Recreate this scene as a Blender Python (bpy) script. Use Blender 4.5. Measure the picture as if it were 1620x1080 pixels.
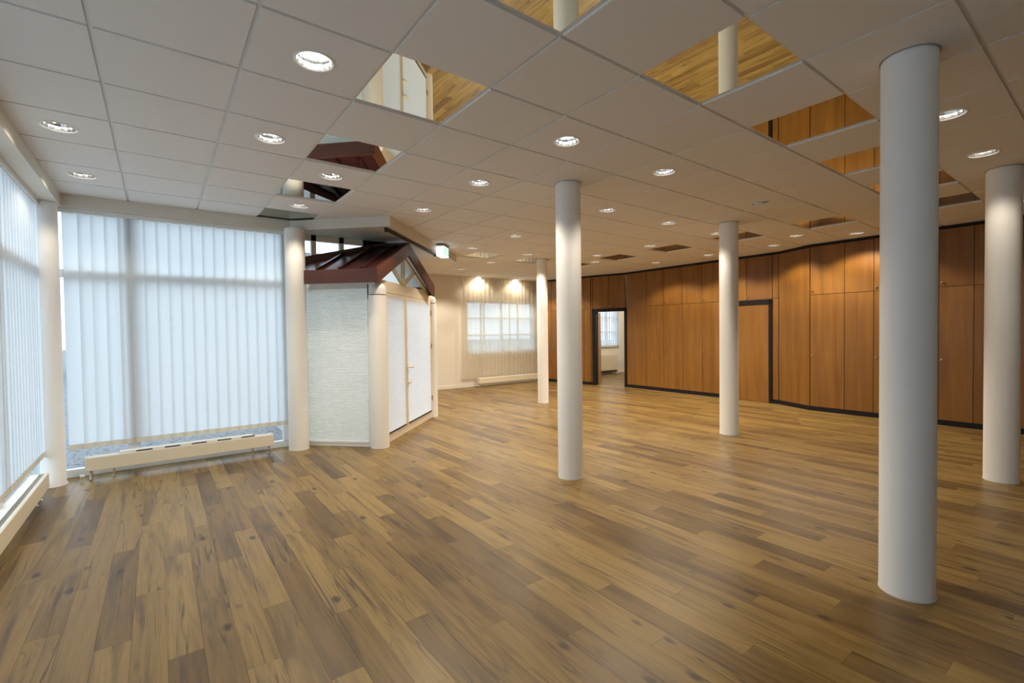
import bpy, bmesh, math, random
from mathutils import Vector, Matrix
random.seed(7)
S = bpy.context.scene
for o in list(bpy.data.objects):
    bpy.data.objects.remove(o)
R = math.radians

# ------------------------------------------------------------------ camera
F_PX, PITCH, ROLL, YAW, ZC = 745.4, -0.0221, 0.0130, 0.6437, 1.491
HC, T = 2.964, 0.625                       # ceiling height, ceiling grid module
GX, GY = 0.3633, 4.8139                    # grid offset: x=(i-GX)*T, y=(j+GY)*T
fwd = Vector((math.sin(YAW)*math.cos(PITCH), math.cos(YAW)*math.cos(PITCH), math.sin(PITCH)))
r0 = Vector((math.cos(YAW), -math.sin(YAW), 0)); d0 = fwd.cross(r0)
rgt = r0*math.cos(ROLL)+d0*math.sin(ROLL); dwn = -r0*math.sin(ROLL)+d0*math.cos(ROLL)
cd = bpy.data.cameras.new('camera'); cam = bpy.data.objects.new('camera', cd)
S.collection.objects.link(cam)
cd.sensor_width = 36; cd.lens = F_PX/1620*36; cd.clip_start = .02; cd.clip_end = 300
cam.matrix_world = Matrix(((rgt.x, -dwn.x, -fwd.x, 0), (rgt.y, -dwn.y, -fwd.y, 0), (rgt.z, -dwn.z, -fwd.z, ZC), (0, 0, 0, 1)))
S.camera = cam
def project(x, y, z):
    v = Vector((x, y, z-ZC)); d = v.dot(fwd)
    if d < .05: return None
    return 810+F_PX*v.dot(rgt)/d, 540+F_PX*v.dot(dwn)/d

# ------------------------------------------------------------------ world, exposure
W = bpy.data.worlds.new('sky'); S.world = W; W.use_nodes = True
bg = W.node_tree.nodes['Background']; bg.inputs[0].default_value = (.76, .88, 1.0, 1); bg.inputs[1].default_value = 2.2
S.view_settings.view_transform = 'Standard'; S.view_settings.look = 'None'
S.view_settings.exposure = 0.3; S.view_settings.gamma = 1; S.view_settings.use_curve_mapping = False
S.cycles.use_denoising = True
S.cycles.max_bounces = 8; S.cycles.diffuse_bounces = 4; S.cycles.glossy_bounces = 4; S.cycles.transparent_max_bounces = 12
S.cycles.sample_clamp_indirect = 6
LAMP_W = 52; LAMP_COL = (1.0, .87, .69)

# ------------------------------------------------------------------ materials
MATS = {}
def nodes(name):
    m = bpy.data.materials.new(name); m.use_nodes = True; MATS[name] = m
    nt = m.node_tree; return m, nt, nt.nodes['Principled BSDF']
def plain(name, col, rough=.5, metal=0., spec=.5, bump=0., bscale=200., coat=0., var=0.):
    m, nt, b = nodes(name)
    b.inputs['Base Color'].default_value = (*col, 1); b.inputs['Roughness'].default_value = rough
    b.inputs['Metallic'].default_value = metal; b.inputs['Specular IOR Level'].default_value = spec
    b.inputs['Coat Weight'].default_value = coat
    g = nt.nodes.new('ShaderNodeNewGeometry')
    n = nt.nodes.new('ShaderNodeTexNoise'); n.inputs['Scale'].default_value = bscale; n.inputs['Detail'].default_value = 3
    nt.links.new(g.outputs['Position'], n.inputs['Vector'])
    if bump:
        bp = nt.nodes.new('ShaderNodeBump'); bp.inputs['Strength'].default_value = bump; bp.inputs['Distance'].default_value = .002
        nt.links.new(n.outputs['Fac'], bp.inputs['Height']); nt.links.new(bp.outputs[0], b.inputs['Normal'])
    if var:
        mx = nt.nodes.new('ShaderNodeMix'); mx.data_type = 'RGBA'
        mx.inputs[6].default_value = (*[c*(1-var) for c in col], 1); mx.inputs[7].default_value = (*[min(1, c*(1+var)) for c in col], 1)
        nt.links.new(n.outputs['Fac'], mx.inputs[0]); nt.links.new(mx.outputs[2], b.inputs['Base Color'])
    return m
plain('column_white', (.87, .865, .85), .55, bump=.15, bscale=60)
plain('white_paint', (.78, .77, .74), .6, bump=.1)
plain('cream_paint', (.74, .66, .52), .45)
plain('post_cream', (.86, .835, .785), .45)
plain('cornice', (.70, .66, .58), .55)
plain('wall_cream', (.80, .755, .68), .8, bump=.25, bscale=120)
plain('ceiling_tile', (.77, .745, .72), .95, spec=.2, bump=.3, bscale=260, var=.03)
plain('grid_metal', (.72, .70, .68), .45)
plain('mirror', (.60, .62, .57), .015, metal=1)
plain('black', (.008, .0075, .009), .55, spec=.25)
plain('maroon', (.075, .021, .011), .38, var=.25, bscale=9)
plain('roof_metal', (.036, .010, .009), .28, var=.3, bscale=6)
plain('enamel', (.78, .70, .54), .4)
plain('enamel_white', (.82, .82, .80), .4)
plain('frame_white', (.74, .78, .82), .4)
plain('chrome', (.8, .8, .8), .18, metal=1)
plain('brass', (.55, .40, .20), .3, metal=1)
plain('dark_slot', (.03, .022, .016), .6)
plain('handle_cream', (.70, .58, .36), .35)
plain('concrete', (.35, .34, .33), .9)
plain('skirting', (.78, .75, .68), .5)
plain('facade', (.33, .29, .25), .9, bump=.2, bscale=20, var=.05)
plain('roof_tiles', (.17, .16, .19), .8, bump=.4, bscale=14, var=.15)
plain('dark_glass', (.05, .06, .07), .1)

def fabric(name, col, trans, rough=.8, clear=0., fine=0.):
    m, nt, b = nodes(name); N = nt.nodes; out = N['Material Output']
    N.remove(b)
    d = N.new('ShaderNodeBsdfDiffuse'); t = N.new('ShaderNodeBsdfTranslucent')
    d.inputs[0].default_value = (*col, 1); t.inputs[0].default_value = (*col, 1)
    mx = N.new('ShaderNodeMixShader'); mx.inputs[0].default_value = trans
    nt.links.new(d.outputs[0], mx.inputs[1]); nt.links.new(t.outputs[0], mx.inputs[2])
    last = mx
    if fine:
        g = N.new('ShaderNodeNewGeometry'); n = N.new('ShaderNodeTexNoise'); n.inputs['Scale'].default_value = 40
        mp = N.new('ShaderNodeMapping'); mp.inputs['Scale'].default_value = (1, 1, 12)
        nt.links.new(g.outputs['Position'], mp.inputs[0]); nt.links.new(mp.outputs[0], n.inputs['Vector'])
        c = N.new('ShaderNodeMix'); c.data_type = 'RGBA'
        c.inputs[6].default_value = (*[q*(1-fine) for q in col], 1); c.inputs[7].default_value = (*col, 1)
        nt.links.new(n.outputs['Fac'], c.inputs[0])
        nt.links.new(c.outputs[2], d.inputs[0]); nt.links.new(c.outputs[2], t.inputs[0])
    if clear:
        tr = N.new('ShaderNodeBsdfTransparent'); m2 = N.new('ShaderNodeMixShader'); m2.inputs[0].default_value = clear
        nt.links.new(mx.outputs[0], m2.inputs[1]); nt.links.new(tr.outputs[0], m2.inputs[2]); last = m2
    nt.links.new(last.outputs[0], out.inputs[0])
    return m
fabric('slat_fabric', (.85, .865, .88), .78, fine=.05)
fabric('hem_fabric', (.70, .64, .52), .25)
fabric('pleat_fabric', (.90, .91, .88), .42)
fabric('pleat_fabric_door', (.88, .88, .90), .50)
fabric('curtain_fabric', (.86, .82, .73), .68, clear=.17, fine=.04)

def glass_mat():
    m, nt, b = nodes('glass'); N = nt.nodes; N.remove(b)
    tr = N.new('ShaderNodeBsdfTransparent'); tr.inputs[0].default_value = (.93, .96, .96, 1)
    gl = N.new('ShaderNodeBsdfGlossy'); gl.inputs['Roughness'].default_value = .01
    lw = N.new('ShaderNodeLayerWeight'); lw.inputs[0].default_value = .5
    pw = N.new('ShaderNodeMath'); pw.operation = 'POWER'; pw.inputs[1].default_value = 5
    ma = N.new('ShaderNodeMath'); ma.operation = 'MULTIPLY_ADD'; ma.inputs[1].default_value = .6; ma.inputs[2].default_value = .03
    nt.links.new(lw.outputs['Facing'], pw.inputs[0]); nt.links.new(pw.outputs[0], ma.inputs[0])
    mx = N.new('ShaderNodeMixShader')
    nt.links.new(ma.outputs[0], mx.inputs[0]); nt.links.new(tr.outputs[0], mx.inputs[1]); nt.links.new(gl.outputs[0], mx.inputs[2])
    nt.links.new(mx.outputs[0], N['Material Output'].inputs[0])
glass_mat()
def emit(name, col, s):
    m, nt, b = nodes(name); b.inputs['Base Color'].default_value = (.8, .8, .8, 1)
    b.inputs['Emission Color'].default_value = (*col, 1); b.inputs['Emission Strength'].default_value = s
emit('lamp_on', (1.0, .93, .82), 6)
emit('sign_white', (.86, .95, 1.0), 1.8)
emit('sign_print', (.75, .95, .85), .8)
emit('sign_green', (.10, .62, .45), 1.1)
plain('lamp_off', (.25, .24, .28), .15)

def math_node(nt, op, a, b=None, c=None):
    n = nt.nodes.new('ShaderNodeMath'); n.operation = op
    for k, v in enumerate((a, b, c)):
        if v is None: continue
        if isinstance(v, (int, float)): n.inputs[k].default_value = v
        else: nt.links.new(v, n.inputs[k])
    return n.outputs[0]
def ramp(nt, fac, stops):
    n = nt.nodes.new('ShaderNodeValToRGB'); e = n.color_ramp.elements
    while len(e) < len(stops): e.new(.5)
    for q, (p, c) in zip(e, stops):
        q.position = p; q.color = (*c, 1) if len(c) == 3 else c
    nt.links.new(fac, n.inputs[0]); return n.outputs[0]
def mixc(nt, fac, a, b, mode='MIX'):
    n = nt.nodes.new('ShaderNodeMix'); n.data_type = 'RGBA'; n.blend_type = mode
    for idx, v in ((0, fac), (6, a), (7, b)):
        if isinstance(v, (int, float)): n.inputs[idx].default_value = v
        elif isinstance(v, tuple): n.inputs[idx].default_value = (*v, 1)
        else: nt.links.new(v, n.inputs[idx])
    return n.outputs[2]
def noise(nt, vec, scale, detail=3, rough=.5, dist=0.):
    n = nt.nodes.new('ShaderNodeTexNoise'); n.inputs['Scale'].default_value = scale
    n.inputs['Detail'].default_value = detail; n.inputs['Roughness'].default_value = rough; n.inputs['Distortion'].default_value = dist
    nt.links.new(vec, n.inputs['Vector']); return n.outputs['Fac']
def combine(nt, x, y, z):
    n = nt.nodes.new('ShaderNodeCombineXYZ')
    for k, v in enumerate((x, y, z)):
        if isinstance(v, (int, float)): n.inputs[k].default_value = v
        else: nt.links.new(v, n.inputs[k])
    return n.outputs[0]

PW, PL = .14, 1.25                       # floor plank width, length
def plank_off(r): return ((r*.381966+.13) % 1)*PL
def floor_mat():
    m, nt, b = nodes('oak_planks'); N = nt.nodes; L = nt.links
    g = N.new('ShaderNodeNewGeometry'); sp = N.new('ShaderNodeSeparateXYZ'); L.new(g.outputs['Position'], sp.inputs[0])
    X, Y = sp.outputs[0], sp.outputs[1]
    r = math_node(nt, 'FLOOR', math_node(nt, 'DIVIDE', X, PW))
    off = math_node(nt, 'MULTIPLY', math_node(nt, 'FRACT', math_node(nt, 'MULTIPLY_ADD', r, .381966, 100.13)), PL)
    k = math_node(nt, 'FLOOR', math_node(nt, 'DIVIDE', math_node(nt, 'SUBTRACT', Y, off), PL))
    wn = N.new('ShaderNodeTexWhiteNoise'); wn.noise_dimensions = '3D'; L.new(combine(nt, r, k, 3.7), wn.inputs['Vector'])
    ws = N.new('ShaderNodeSeparateColor'); L.new(wn.outputs['Color'], ws.inputs[0])
    ra, rb, rc = ws.outputs[0], ws.outputs[1], ws.outputs[2]
    base = ramp(nt, ra, [(0, (.134, .079, .024)), (.14, (.180, .109, .033)), (.42, (.232, .146, .044)), (.75, (.260, .168, .052)), (1, (.287, .189, .061))])
    # grain stretched along the plank (y), shifted for every plank
    sx = math_node(nt, 'MULTIPLY_ADD', rb, 37., X); sy = math_node(nt, 'MULTIPLY_ADD', rc, 53., Y)
    v1 = combine(nt, math_node(nt, 'MULTIPLY', sx, 26.), math_node(nt, 'MULTIPLY', sy, 1.5), ra)
    v2 = combine(nt, math_node(nt, 'MULTIPLY', sx, 120.), math_node(nt, 'MULTIPLY', sy, 4.), rb)
    v3 = combine(nt, math_node(nt, 'MULTIPLY', sx, 9.), math_node(nt, 'MULTIPLY', sy, .9), rc)
    n1 = noise(nt, v1, 1., 4, .6, .6); n2 = noise(nt, v2, 1., 2, .5); n3 = noise(nt, v3, 1., 3, .5, .8)
    c = mixc(nt, 1., base, ramp(nt, n1, [(.25, (.62, .60, .57)), (.5, (1, 1, 1)), (.8, (1.12, 1.1, 1.06))]), 'MULTIPLY')
    c = mixc(nt, .8, c, ramp(nt, n2, [(.3, (.84, .83, .82)), (.6, (1.04, 1.04, 1.04))]), 'MULTIPLY')
    c = mixc(nt, 1., c, ramp(nt, n3, [(.33, (.60, .56, .53)), (.50, (1, 1, 1))]), 'MULTIPLY')
    # dark cracks along the grain
    v4 = combine(nt, math_node(nt, 'MULTIPLY', sx, 11.), math_node(nt, 'MULTIPLY', sy, .55), 1.3)
    n4 = noise(nt, v4, 1., 2, .55, .35)
    crack = ramp(nt, math_node(nt, 'ABSOLUTE', math_node(nt, 'SUBTRACT', n4, .5)), [(0, (1, 1, 1)), (.024, (0, 0, 0))])
    v5 = combine(nt, math_node(nt, 'MULTIPLY', sx, 5.), math_node(nt, 'MULTIPLY', sy, 2.1), 7.7)
    gate = ramp(nt, noise(nt, v5, 1., 2), [(.44, (0, 0, 0)), (.56, (1, 1, 1))])
    cf = math_node(nt, 'MULTIPLY', crack, gate)
    c = mixc(nt, math_node(nt, 'MULTIPLY', cf, .85), c, (.050, .026, .012))
    v6 = combine(nt, math_node(nt, 'MULTIPLY', sx, 30.), math_node(nt, 'MULTIPLY', sy, 1.3), 4.1)
    n6 = noise(nt, v6, 1., 2, .5, .4)
    fine = ramp(nt, math_node(nt, 'ABSOLUTE', math_node(nt, 'SUBTRACT', n6, .42)), [(0, (1, 1, 1)), (.025, (0, 0, 0))])
    c = mixc(nt, math_node(nt, 'MULTIPLY', math_node(nt, 'MULTIPLY', fine, gate), .5), c, (.075, .040, .018))
    # knots
    vo = N.new('ShaderNodeTexVoronoi'); vo.feature = 'F1'; vo.inputs['Scale'].default_value = 1.
    vk = combine(nt, math_node(nt, 'MULTIPLY', sx, 5.2), math_node(nt, 'MULTIPLY', sy, 2.6), 0.)
    L.new(vk, vo.inputs['Vector'])
    kd = math_node(nt, 'ADD', vo.outputs['Distance'], math_node(nt, 'MULTIPLY', math_node(nt, 'SUBTRACT', n2, .5), .10))
    kn = ramp(nt, kd, [(.07, (1, 1, 1)), (.14, (0, 0, 0))])
    c = mixc(nt, math_node(nt, 'MULTIPLY', kn, .88), c, (.035, .020, .012))
    L.new(c, b.inputs['Base Color'])
    rr = ramp(nt, n1, [(.2, (.30, .30, .30)), (.8, (.42, .42, .42))]); L.new(rr, b.inputs['Roughness'])
    b.inputs['Specular IOR Level'].default_value = .36
    bp = N.new('ShaderNodeBump'); bp.inputs['Strength'].default_value = .12; bp.inputs['Distance'].default_value = .001
    L.new(n2, bp.inputs['Height']); L.new(bp.outputs[0], b.inputs['Normal'])
floor_mat()
def veneer_mat(name, lo, hi):
    m, nt, b = nodes(name); N = nt.nodes; L = nt.links
    g = N.new('ShaderNodeNewGeometry'); sp = N.new('ShaderNodeSeparateXYZ'); L.new(g.outputs['Position'], sp.inputs[0])
    oi = N.new('ShaderNodeObjectInfo')
    off = math_node(nt, 'MULTIPLY', oi.outputs['Random'], 40.)
    s = math_node(nt, 'ADD', math_node(nt, 'ADD', sp.outputs[1], math_node(nt, 'MULTIPLY', sp.outputs[0], .4)), off)
    v = combine(nt, math_node(nt, 'MULTIPLY', s, 9.), off, math_node(nt, 'MULTIPLY', sp.outputs[2], .55))
    v2 = combine(nt, math_node(nt, 'MULTIPLY', s, 90.), off, math_node(nt, 'MULTIPLY', sp.outputs[2], 2.5))
    n1 = noise(nt, v, 1., 3, .5, .5); n2 = noise(nt, v2, 1., 2)
    c = ramp(nt, n1, [(.25, lo), (.75, hi)])
    c = mixc(nt, 1., c, ramp(nt, n2, [(.3, (.88, .86, .84)), (.7, (1.05, 1.05, 1.05))]), 'MULTIPLY')
    c = mixc(nt, 1., c, ramp(nt, oi.outputs['Random'], [(0, (.90, .88, .86)), (1, (1.06, 1.06, 1.06))]), 'MULTIPLY')
    L.new(c, b.inputs['Base Color']); b.inputs['Roughness'].default_value = .38; b.inputs['Coat Weight'].default_value = .08
veneer_mat('veneer', (.180, .072, .0095), (.280, .126, .018))
veneer_mat('veneer_dark', (.07, .027, .008), (.10, .040, .010))
def setts_mat():
    m, nt, b = nodes('setts'); N = nt.nodes; L = nt.links
    g = N.new('ShaderNodeNewGeometry'); v = N.new('ShaderNodeTexVoronoi'); v.feature = 'DISTANCE_TO_EDGE'; v.inputs['Scale'].default_value = 9
    L.new(g.outputs['Position'], v.inputs['Vector'])
    L.new(ramp(nt, v.outputs['Distance'], [(.0, (.06, .06, .065)), (.07, (.24, .245, .26))]), b.inputs['Base Color'])
    b.inputs['Roughness'].default_value = .8
setts_mat()

# ------------------------------------------------------------------ mesh helpers
ORI = {}
def setp(o, label=None, cat=None, group=None, kind=None):
    if label: o['label'] = label
    if cat: o['category'] = cat
    if group: o['group'] = group
    if kind: o['kind'] = kind
    return o
def thing(name, label, cat, loc=(0, 0, 0), group=None, rotz=0., kind=None, local=False):
    o = bpy.data.objects.new(name, None); S.collection.objects.link(o)
    o.location = loc; o.rotation_euler.z = rotz; o.empty_display_size = .1
    ORI[o.name] = Vector((0, 0, 0)) if local else Vector(loc)
    return setp(o, label, cat, group, kind)
class MB:
    def __init__(s): s.v = []; s.f = []; s.mi = []; s.m = 0
    def add(s, verts, faces):
        o = len(s.v); s.v += [Vector(p) for p in verts]; s.f += [tuple(i+o for i in f) for f in faces]; s.mi += [s.m]*len(faces)
        return s
    def box(s, x0, x1, y0, y1, z0, z1):
        return s.add([(x0, y0, z0), (x1, y0, z0), (x1, y1, z0), (x0, y1, z0), (x0, y0, z1), (x1, y0, z1), (x1, y1, z1), (x0, y1, z1)],
                     [(3, 2, 1, 0), (4, 5, 6, 7), (0, 1, 5, 4), (1, 2, 6, 5), (2, 3, 7, 6), (3, 0, 4, 7)])
    def bar(s, p, q, w, h, up=(0, 0, 1)):
        """rectangular bar from p to q, w across, h along up"""
        p, q = Vector(p), Vector(q); d = (q-p).normalized(); up = Vector(up)
        a = d.cross(up).normalized()*w/2; b = a.cross(d).normalized()*h/2
        vs = [p-a-b, p+a-b, p+a+b, p-a+b, q-a-b, q+a-b, q+a+b, q-a+b]
        return s.add(vs, [(3, 2, 1, 0), (4, 5, 6, 7), (0, 1, 5, 4), (1, 2, 6, 5), (2, 3, 7, 6), (3, 0, 4, 7)])
    def obox(s, P, d, n, u0, u1, t0, t1, z0, z1):
        """box in a wall frame: origin P, along d, outwards n"""
        vs = [(P[0]+d[0]*u+n[0]*t, P[1]+d[1]*u+n[1]*t, z) for z in (z0, z1) for u, t in ((u0, t0), (u1, t0), (u1, t1), (u0, t1))]
        return s.add(vs, [(3, 2, 1, 0), (4, 5, 6, 7), (0, 1, 5, 4), (1, 2, 6, 5), (2, 3, 7, 6), (3, 0, 4, 7)])
    def prism(s, poly, z0, z1):
        n = len(poly)
        vs = [(x, y, z0) for x, y in poly]+[(x, y, z1) for x, y in poly]
        return s.add(vs, [tuple(range(n))[::-1], tuple(range(n, 2*n))]+[(i, (i+1) % n, (i+1) % n+n, i+n) for i in range(n)])
    def slab(s, quad, thick):
        """polygon in 3D thickened along its normal"""
        q = [Vector(p) for p in quad]; nn = (q[1]-q[0]).cross(q[2]-q[0]).normalized()*thick; n = len(q)
        return s.add(q+[p-nn for p in q], [tuple(range(n)), tuple(range(n, 2*n))[::-1]]+[(i+n, (i+1) % n+n, (i+1) % n, i) for i in range(n)])
    def lathe(s, prof, c=(0, 0, 0), seg=40, close=True):
        n = len(prof); vs = []
        for k in range(seg):
            a = 2*math.pi*k/seg
            for r, z in prof: vs.append((c[0]+r*math.cos(a), c[1]+r*math.sin(a), c[2]+z))
        fs = [(k*n+i, ((k+1) % seg)*n+i, ((k+1) % seg)*n+i+1, k*n+i+1) for k in range(seg) for i in range(n-1)]
        if close:
            fs.append(tuple(k*n for k in range(seg))[::-1]); fs.append(tuple(k*n+n-1 for k in range(seg)))
        return s.add(vs, fs)
    def tube(s, p, q, r, seg=12):
        p, q = Vector(p), Vector(q); d = (q-p).normalized()
        a = d.cross(Vector((0, 0, 1)) if abs(d.z) < .9 else Vector((1, 0, 0))).normalized(); b = d.cross(a)
        vs = [c+a*r*math.cos(2*math.pi*k/seg)+b*r*math.sin(2*math.pi*k/seg) for c in (p, q) for k in range(seg)]
        return s.add(vs, [(k, (k+1) % seg, (k+1) % seg+seg, k+seg) for k in range(seg)]+[tuple(range(seg))[::-1], tuple(range(seg, 2*seg))])
    def mesh(s, name, mats, smooth=False, org=Vector((0, 0, 0))):
        me = bpy.data.meshes.new(name); me.from_pydata([v-org for v in s.v], [], s.f)
        for m in (mats if isinstance(mats, (list, tuple)) else [mats]): me.materials.append(MATS[m])
        me.polygons.foreach_set('material_index', s.mi)
        bm = bmesh.new(); bm.from_mesh(me); bmesh.ops.recalc_face_normals(bm, faces=bm.faces); bm.to_mesh(me); bm.free()
        if smooth:
            me.polygons.foreach_set('use_smooth', [True]*len(me.polygons)); me.set_sharp_from_angle(angle=R(38))
        me.update(); return me
    def build(s, name, mats, parent=None, smooth=False, bevel=0.):
        if parent is not None:
            org = ORI[parent.name]; me = s.mesh(name, mats, smooth, org)
            o = bpy.data.objects.new(name, me); S.collection.objects.link(o); o.parent = parent
        else:
            c = sum(s.v, Vector())/len(s.v); org = Vector((c.x, c.y, min(v.z for v in s.v)))
            me = s.mesh(name, mats, smooth, org)
            o = bpy.data.objects.new(name, me); S.collection.objects.link(o); o.location = org
        ORI[o.name] = org
        if bevel:
            md = o.modifiers.new('bevel', 'BEVEL'); md.width = bevel; md.segments = 2; md.limit_method = 'ANGLE'
        return o
def place(name, me, parent, loc, rotz=0., scale=None):
    """an object sharing mesh data, placed in world coordinates under an unrotated parent"""
    o = bpy.data.objects.new(name, me); S.collection.objects.link(o); o.parent = parent
    o.location = Vector(loc)-ORI[parent.name] if parent is not None else loc
    o.rotation_euler.z = rotz
    if scale: o.scale = scale
    ORI[o.name] = Vector(loc); return o
def struct(name, mb, mats, smooth=False, label=None):
    o = mb.build(name, mats, None, smooth); o['kind'] = 'structure'
    if label: o['label'] = label
    return o
def gx(i): return (i-GX)*T
def gy(j): return (j+GY)*T

# ------------------------------------------------------------------ plan
YW, XL = 6.80, -1.0            # front glazing plane, left glazing plane
YB = 10.85                     # far wall
WOOD = [Vector(p) for p in ((9.05, 10.85), (9.40, 8.95), (9.70, 8.0), (9.66, 4.22), (9.34, 3.55), (9.38, -3.2))]

# ------------------------------------------------------------------ floor
def floor_ymax(x):
    if x < 2.45: return 6.86
    if x < 3.85: return x+4.0
    return YB
fb = MB().prism([(XL-.05, -3.2), (9.8, -3.2), (9.8, YB), (3.85, YB), (3.85, 8.0), (2.75, 6.9), (XL-.05, 6.9)], -.12, -.005)
floor = struct('floor', fb, 'concrete', label='oak look plank floor running the length of the room')
planks = []
for r in range(math.floor((XL-.05)/PW), math.ceil(9.78/PW)):
    x0, x1 = max(r*PW, XL-.05), min((r+1)*PW, 9.78)
    ym = floor_ymax(x0+PW/2); o = plank_off(r); k = math.floor((-3.2-o)/PL)
    while o+k*PL < ym:
        y0, y1 = max(o+k*PL, -3.2), min(o+(k+1)*PL, ym)
        if y1-y0 > .03: planks.append((x0+.0004, x1-.0004, y0+.0004, y1-.0004))
        k += 1
def seen_area(pts, w=1620, h=1080):
    p = [project(*q) for q in pts]
    if any(q is None for q in p):
        return 0.
    p = [(min(max(x, 0), w), min(max(y, 0), h)) for x, y in p]
    return abs(sum(p[i][0]*p[(i+1) % len(p)][1]-p[(i+1) % len(p)][0]*p[i][1] for i in range(len(p))))/2
def plank_area(q):
    x0, x1, y0, y1 = q; a = 0.
    for s in range(5):
        ya, yb = y0+(y1-y0)*s/5, y0+(y1-y0)*(s+1)/5
        a += seen_area([(x0, ya, 0), (x1, ya, 0), (x1, yb, 0), (x0, yb, 0)])
    return a
planks.sort(key=lambda q: -plank_area(q))
unit = MB().box(-.5, .5, -.5, .5, -.005, 0).mesh('plank', 'oak_planks')
for x0, x1, y0, y1 in planks[:300]:
    place('plank', unit, floor, ((x0+x1)/2, (y0+y1)/2, 0), scale=(x1-x0, y1-y0, 1))
mb = MB()
for x0, x1, y0, y1 in planks[300:]: mb.box(x0, x1, y0, y1, -.005, 0)
setp(mb.build('far_planks', 'oak_planks', floor), kind='stuff')

# ------------------------------------------------------------------ ceiling
LIGHTS = {  # grid cell: label
 (1, -1): 'large lit downlight nearest the camera, left of the first mirror tile',
 (-1, 2): 'lit downlight at far left beside the cornice, nearer of two there',
 (-1, 4): 'lit downlight in the far left corner above the front window blind',
 (1, 1): 'lit downlight left of the mirror tile that shows the vestibule post',
 (2, 2): 'lit downlight between two mirror tiles, nearer one of the left mirror row',
 (2, 4): 'lit downlight between the last two mirror tiles above the cream column',
 (4, -1): 'lit downlight in front of the middle white column, just above its top',
 (4, 3): 'lit downlight near the corner of the bulkhead over the vestibule',
 (4, 1): 'lit downlight left of the middle white column top',
 (6, -1): 'lit downlight right of the middle column, nearest of that row',
 (7, 1): 'lit downlight just right behind the middle white column top',
 (9, 1): 'lit downlight midway between the middle and the second white column',
 (11, 1): 'lit downlight touching the left edge of the second slim column top',
 (7, 4): 'lit downlight to the right of the exit sign',
 (7, 6): 'lit downlight in front of the pale mirror tile near the curtain',
 (9, 6): 'lit downlight just left of the farthest slim column top',
 (9, 8): 'lit downlight behind the pale mirror tile, before the curtain',
 (9, 10): 'lit downlight between the vestibule roof and the curtain',
 (11, 12): 'lit downlight against the far curtain, left one washing it',
 (13, 12): 'lit downlight against the far curtain, right one washing it',
 (13, 10): 'tiny lit downlight right of the farthest column, by the wood wall corner',
 (11, 5): 'lit downlight left of the dark mirror tile, above the doorway, upper of two',
 (12, 6): 'lit downlight above the open doorway, lower of two',
 (11, 3): 'lit downlight at the left tip of the second dark mirror tile',
 (14, 5): 'lit downlight close to the wood wall right of the doorway',
 (14, 3): 'lit downlight close to the wood wall left of the second slim column',
 (14, 1): 'lit downlight close to the wood wall right of the second slim column',
 (13, 0): 'lit downlight between the wood wall and the wide dark mirror tile',
 (14, -1): 'lit downlight near the wood wall beside the big column, left of it',
 (7, -4): 'lit downlight half hidden behind the big right column',
 (9, -4): 'lit downlight in front of the rightmost column top',
 (13, -4): 'lit downlight at the right picture edge behind the rightmost column',
}
OFF = {(9, -1): 'unlit dark downlight between the second column and the big column'}
MIRROR = {(2, j) for j in (-3, -1, 1, 3, 5)} | {(i, -3) for i in (4, 6, 8, 10, 12)} | {(12, j) for j in (-1, 1, 3, 5, 7)} | {(8, 7), (10, 7)}
ceil_top = MB().prism([(XL-.2, -3.3), (14.2, -3.3), (14.2, 11.1), (3.72, 11.1), (3.72, 8.1), (2.6, 7.0), (XL-.2, 7.0)], HC+.22, HC+.34)
ceiling = struct('ceiling', ceil_top, 'concrete', label='suspended grid ceiling of pale tiles with mirror tiles set in')
def cell_ok(i, j):
    cx, cy = gx(i+.5), gy(j+.5)
    if cx < 3.9 and cy > YW-.2 and cx-cy < -3.9: return False
    return cy < YB+.1
tile_cache = {}
EDGE = .0105
def tile_mesh(w, h, hole):
    key = (round(w, 3), round(h, 3), hole)
    if key in tile_cache: return tile_cache[key]
    m = MB(); a, b = w/2-EDGE, h/2-EDGE
    if not hole: m.box(-a, a, -b, b, 0, .018)
    else:
        n, rr = 32, .092; ring = []; outer = []
        for k in range(n):
            t = 2*math.pi*(k+.5)/n; c, s = math.cos(t), math.sin(t)
            ring.append((rr*c, rr*s)); q = min(a/abs(c), b/abs(s)); outer.append((q*c, q*s))
        corners = [(a, b), (-a, b), (-a, -b), (a, -b)]
        vs = [(x, y, z) for z in (0, .018) for x, y in ring+outer]; fs = []
        for k in range(n):
            k2 = (k+1) % n
            fs += [(k, k2, n+k2, n+k), (2*n+k2, 2*n+k, 3*n+k, 3*n+k2), (k2, k, 2*n+k, 2*n+k2), (n+k, n+k2, 3*n+k2, 3*n+k)]
        m.add(vs, fs)
        for cx_, cy_ in corners:  # close the four corners
            near = sorted(range(n), key=lambda k: (outer[k][0]-cx_)**2+(outer[k][1]-cy_)**2)[:2]
            p, q = outer[near[0]], outer[near[1]]
            m.add([(p[0], p[1], 0), (q[0], q[1], 0), (cx_, cy_, 0), (p[0], p[1], .018), (q[0], q[1], .018), (cx_, cy_, .018)],
                  [(0, 1, 2), (5, 4, 3), (1, 2, 5, 4), (2, 0, 3, 5)])
    me = m.mesh('ceiling_tile', ['ceiling_tile', 'enamel_white'])
    for p in me.polygons:
        if abs(p.normal.z) < .5: p.material_index = 1  # edges whitened so the grid lines look lit from the windows
    tile_cache[key] = me; return me
mirror_cache = {}
def mirror_mesh(w, h):
    key = (round(w, 3), round(h, 3))
    if key not in mirror_cache:
        mirror_cache[key] = MB().box(-w/2+.0125, w/2-.0125, -h/2+.0125, h/2-.0125, 0, .006).mesh('mirror_tile', 'mirror')
    return mirror_cache[key]
cells = []; rest = MB(); LPOS = {}
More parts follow.
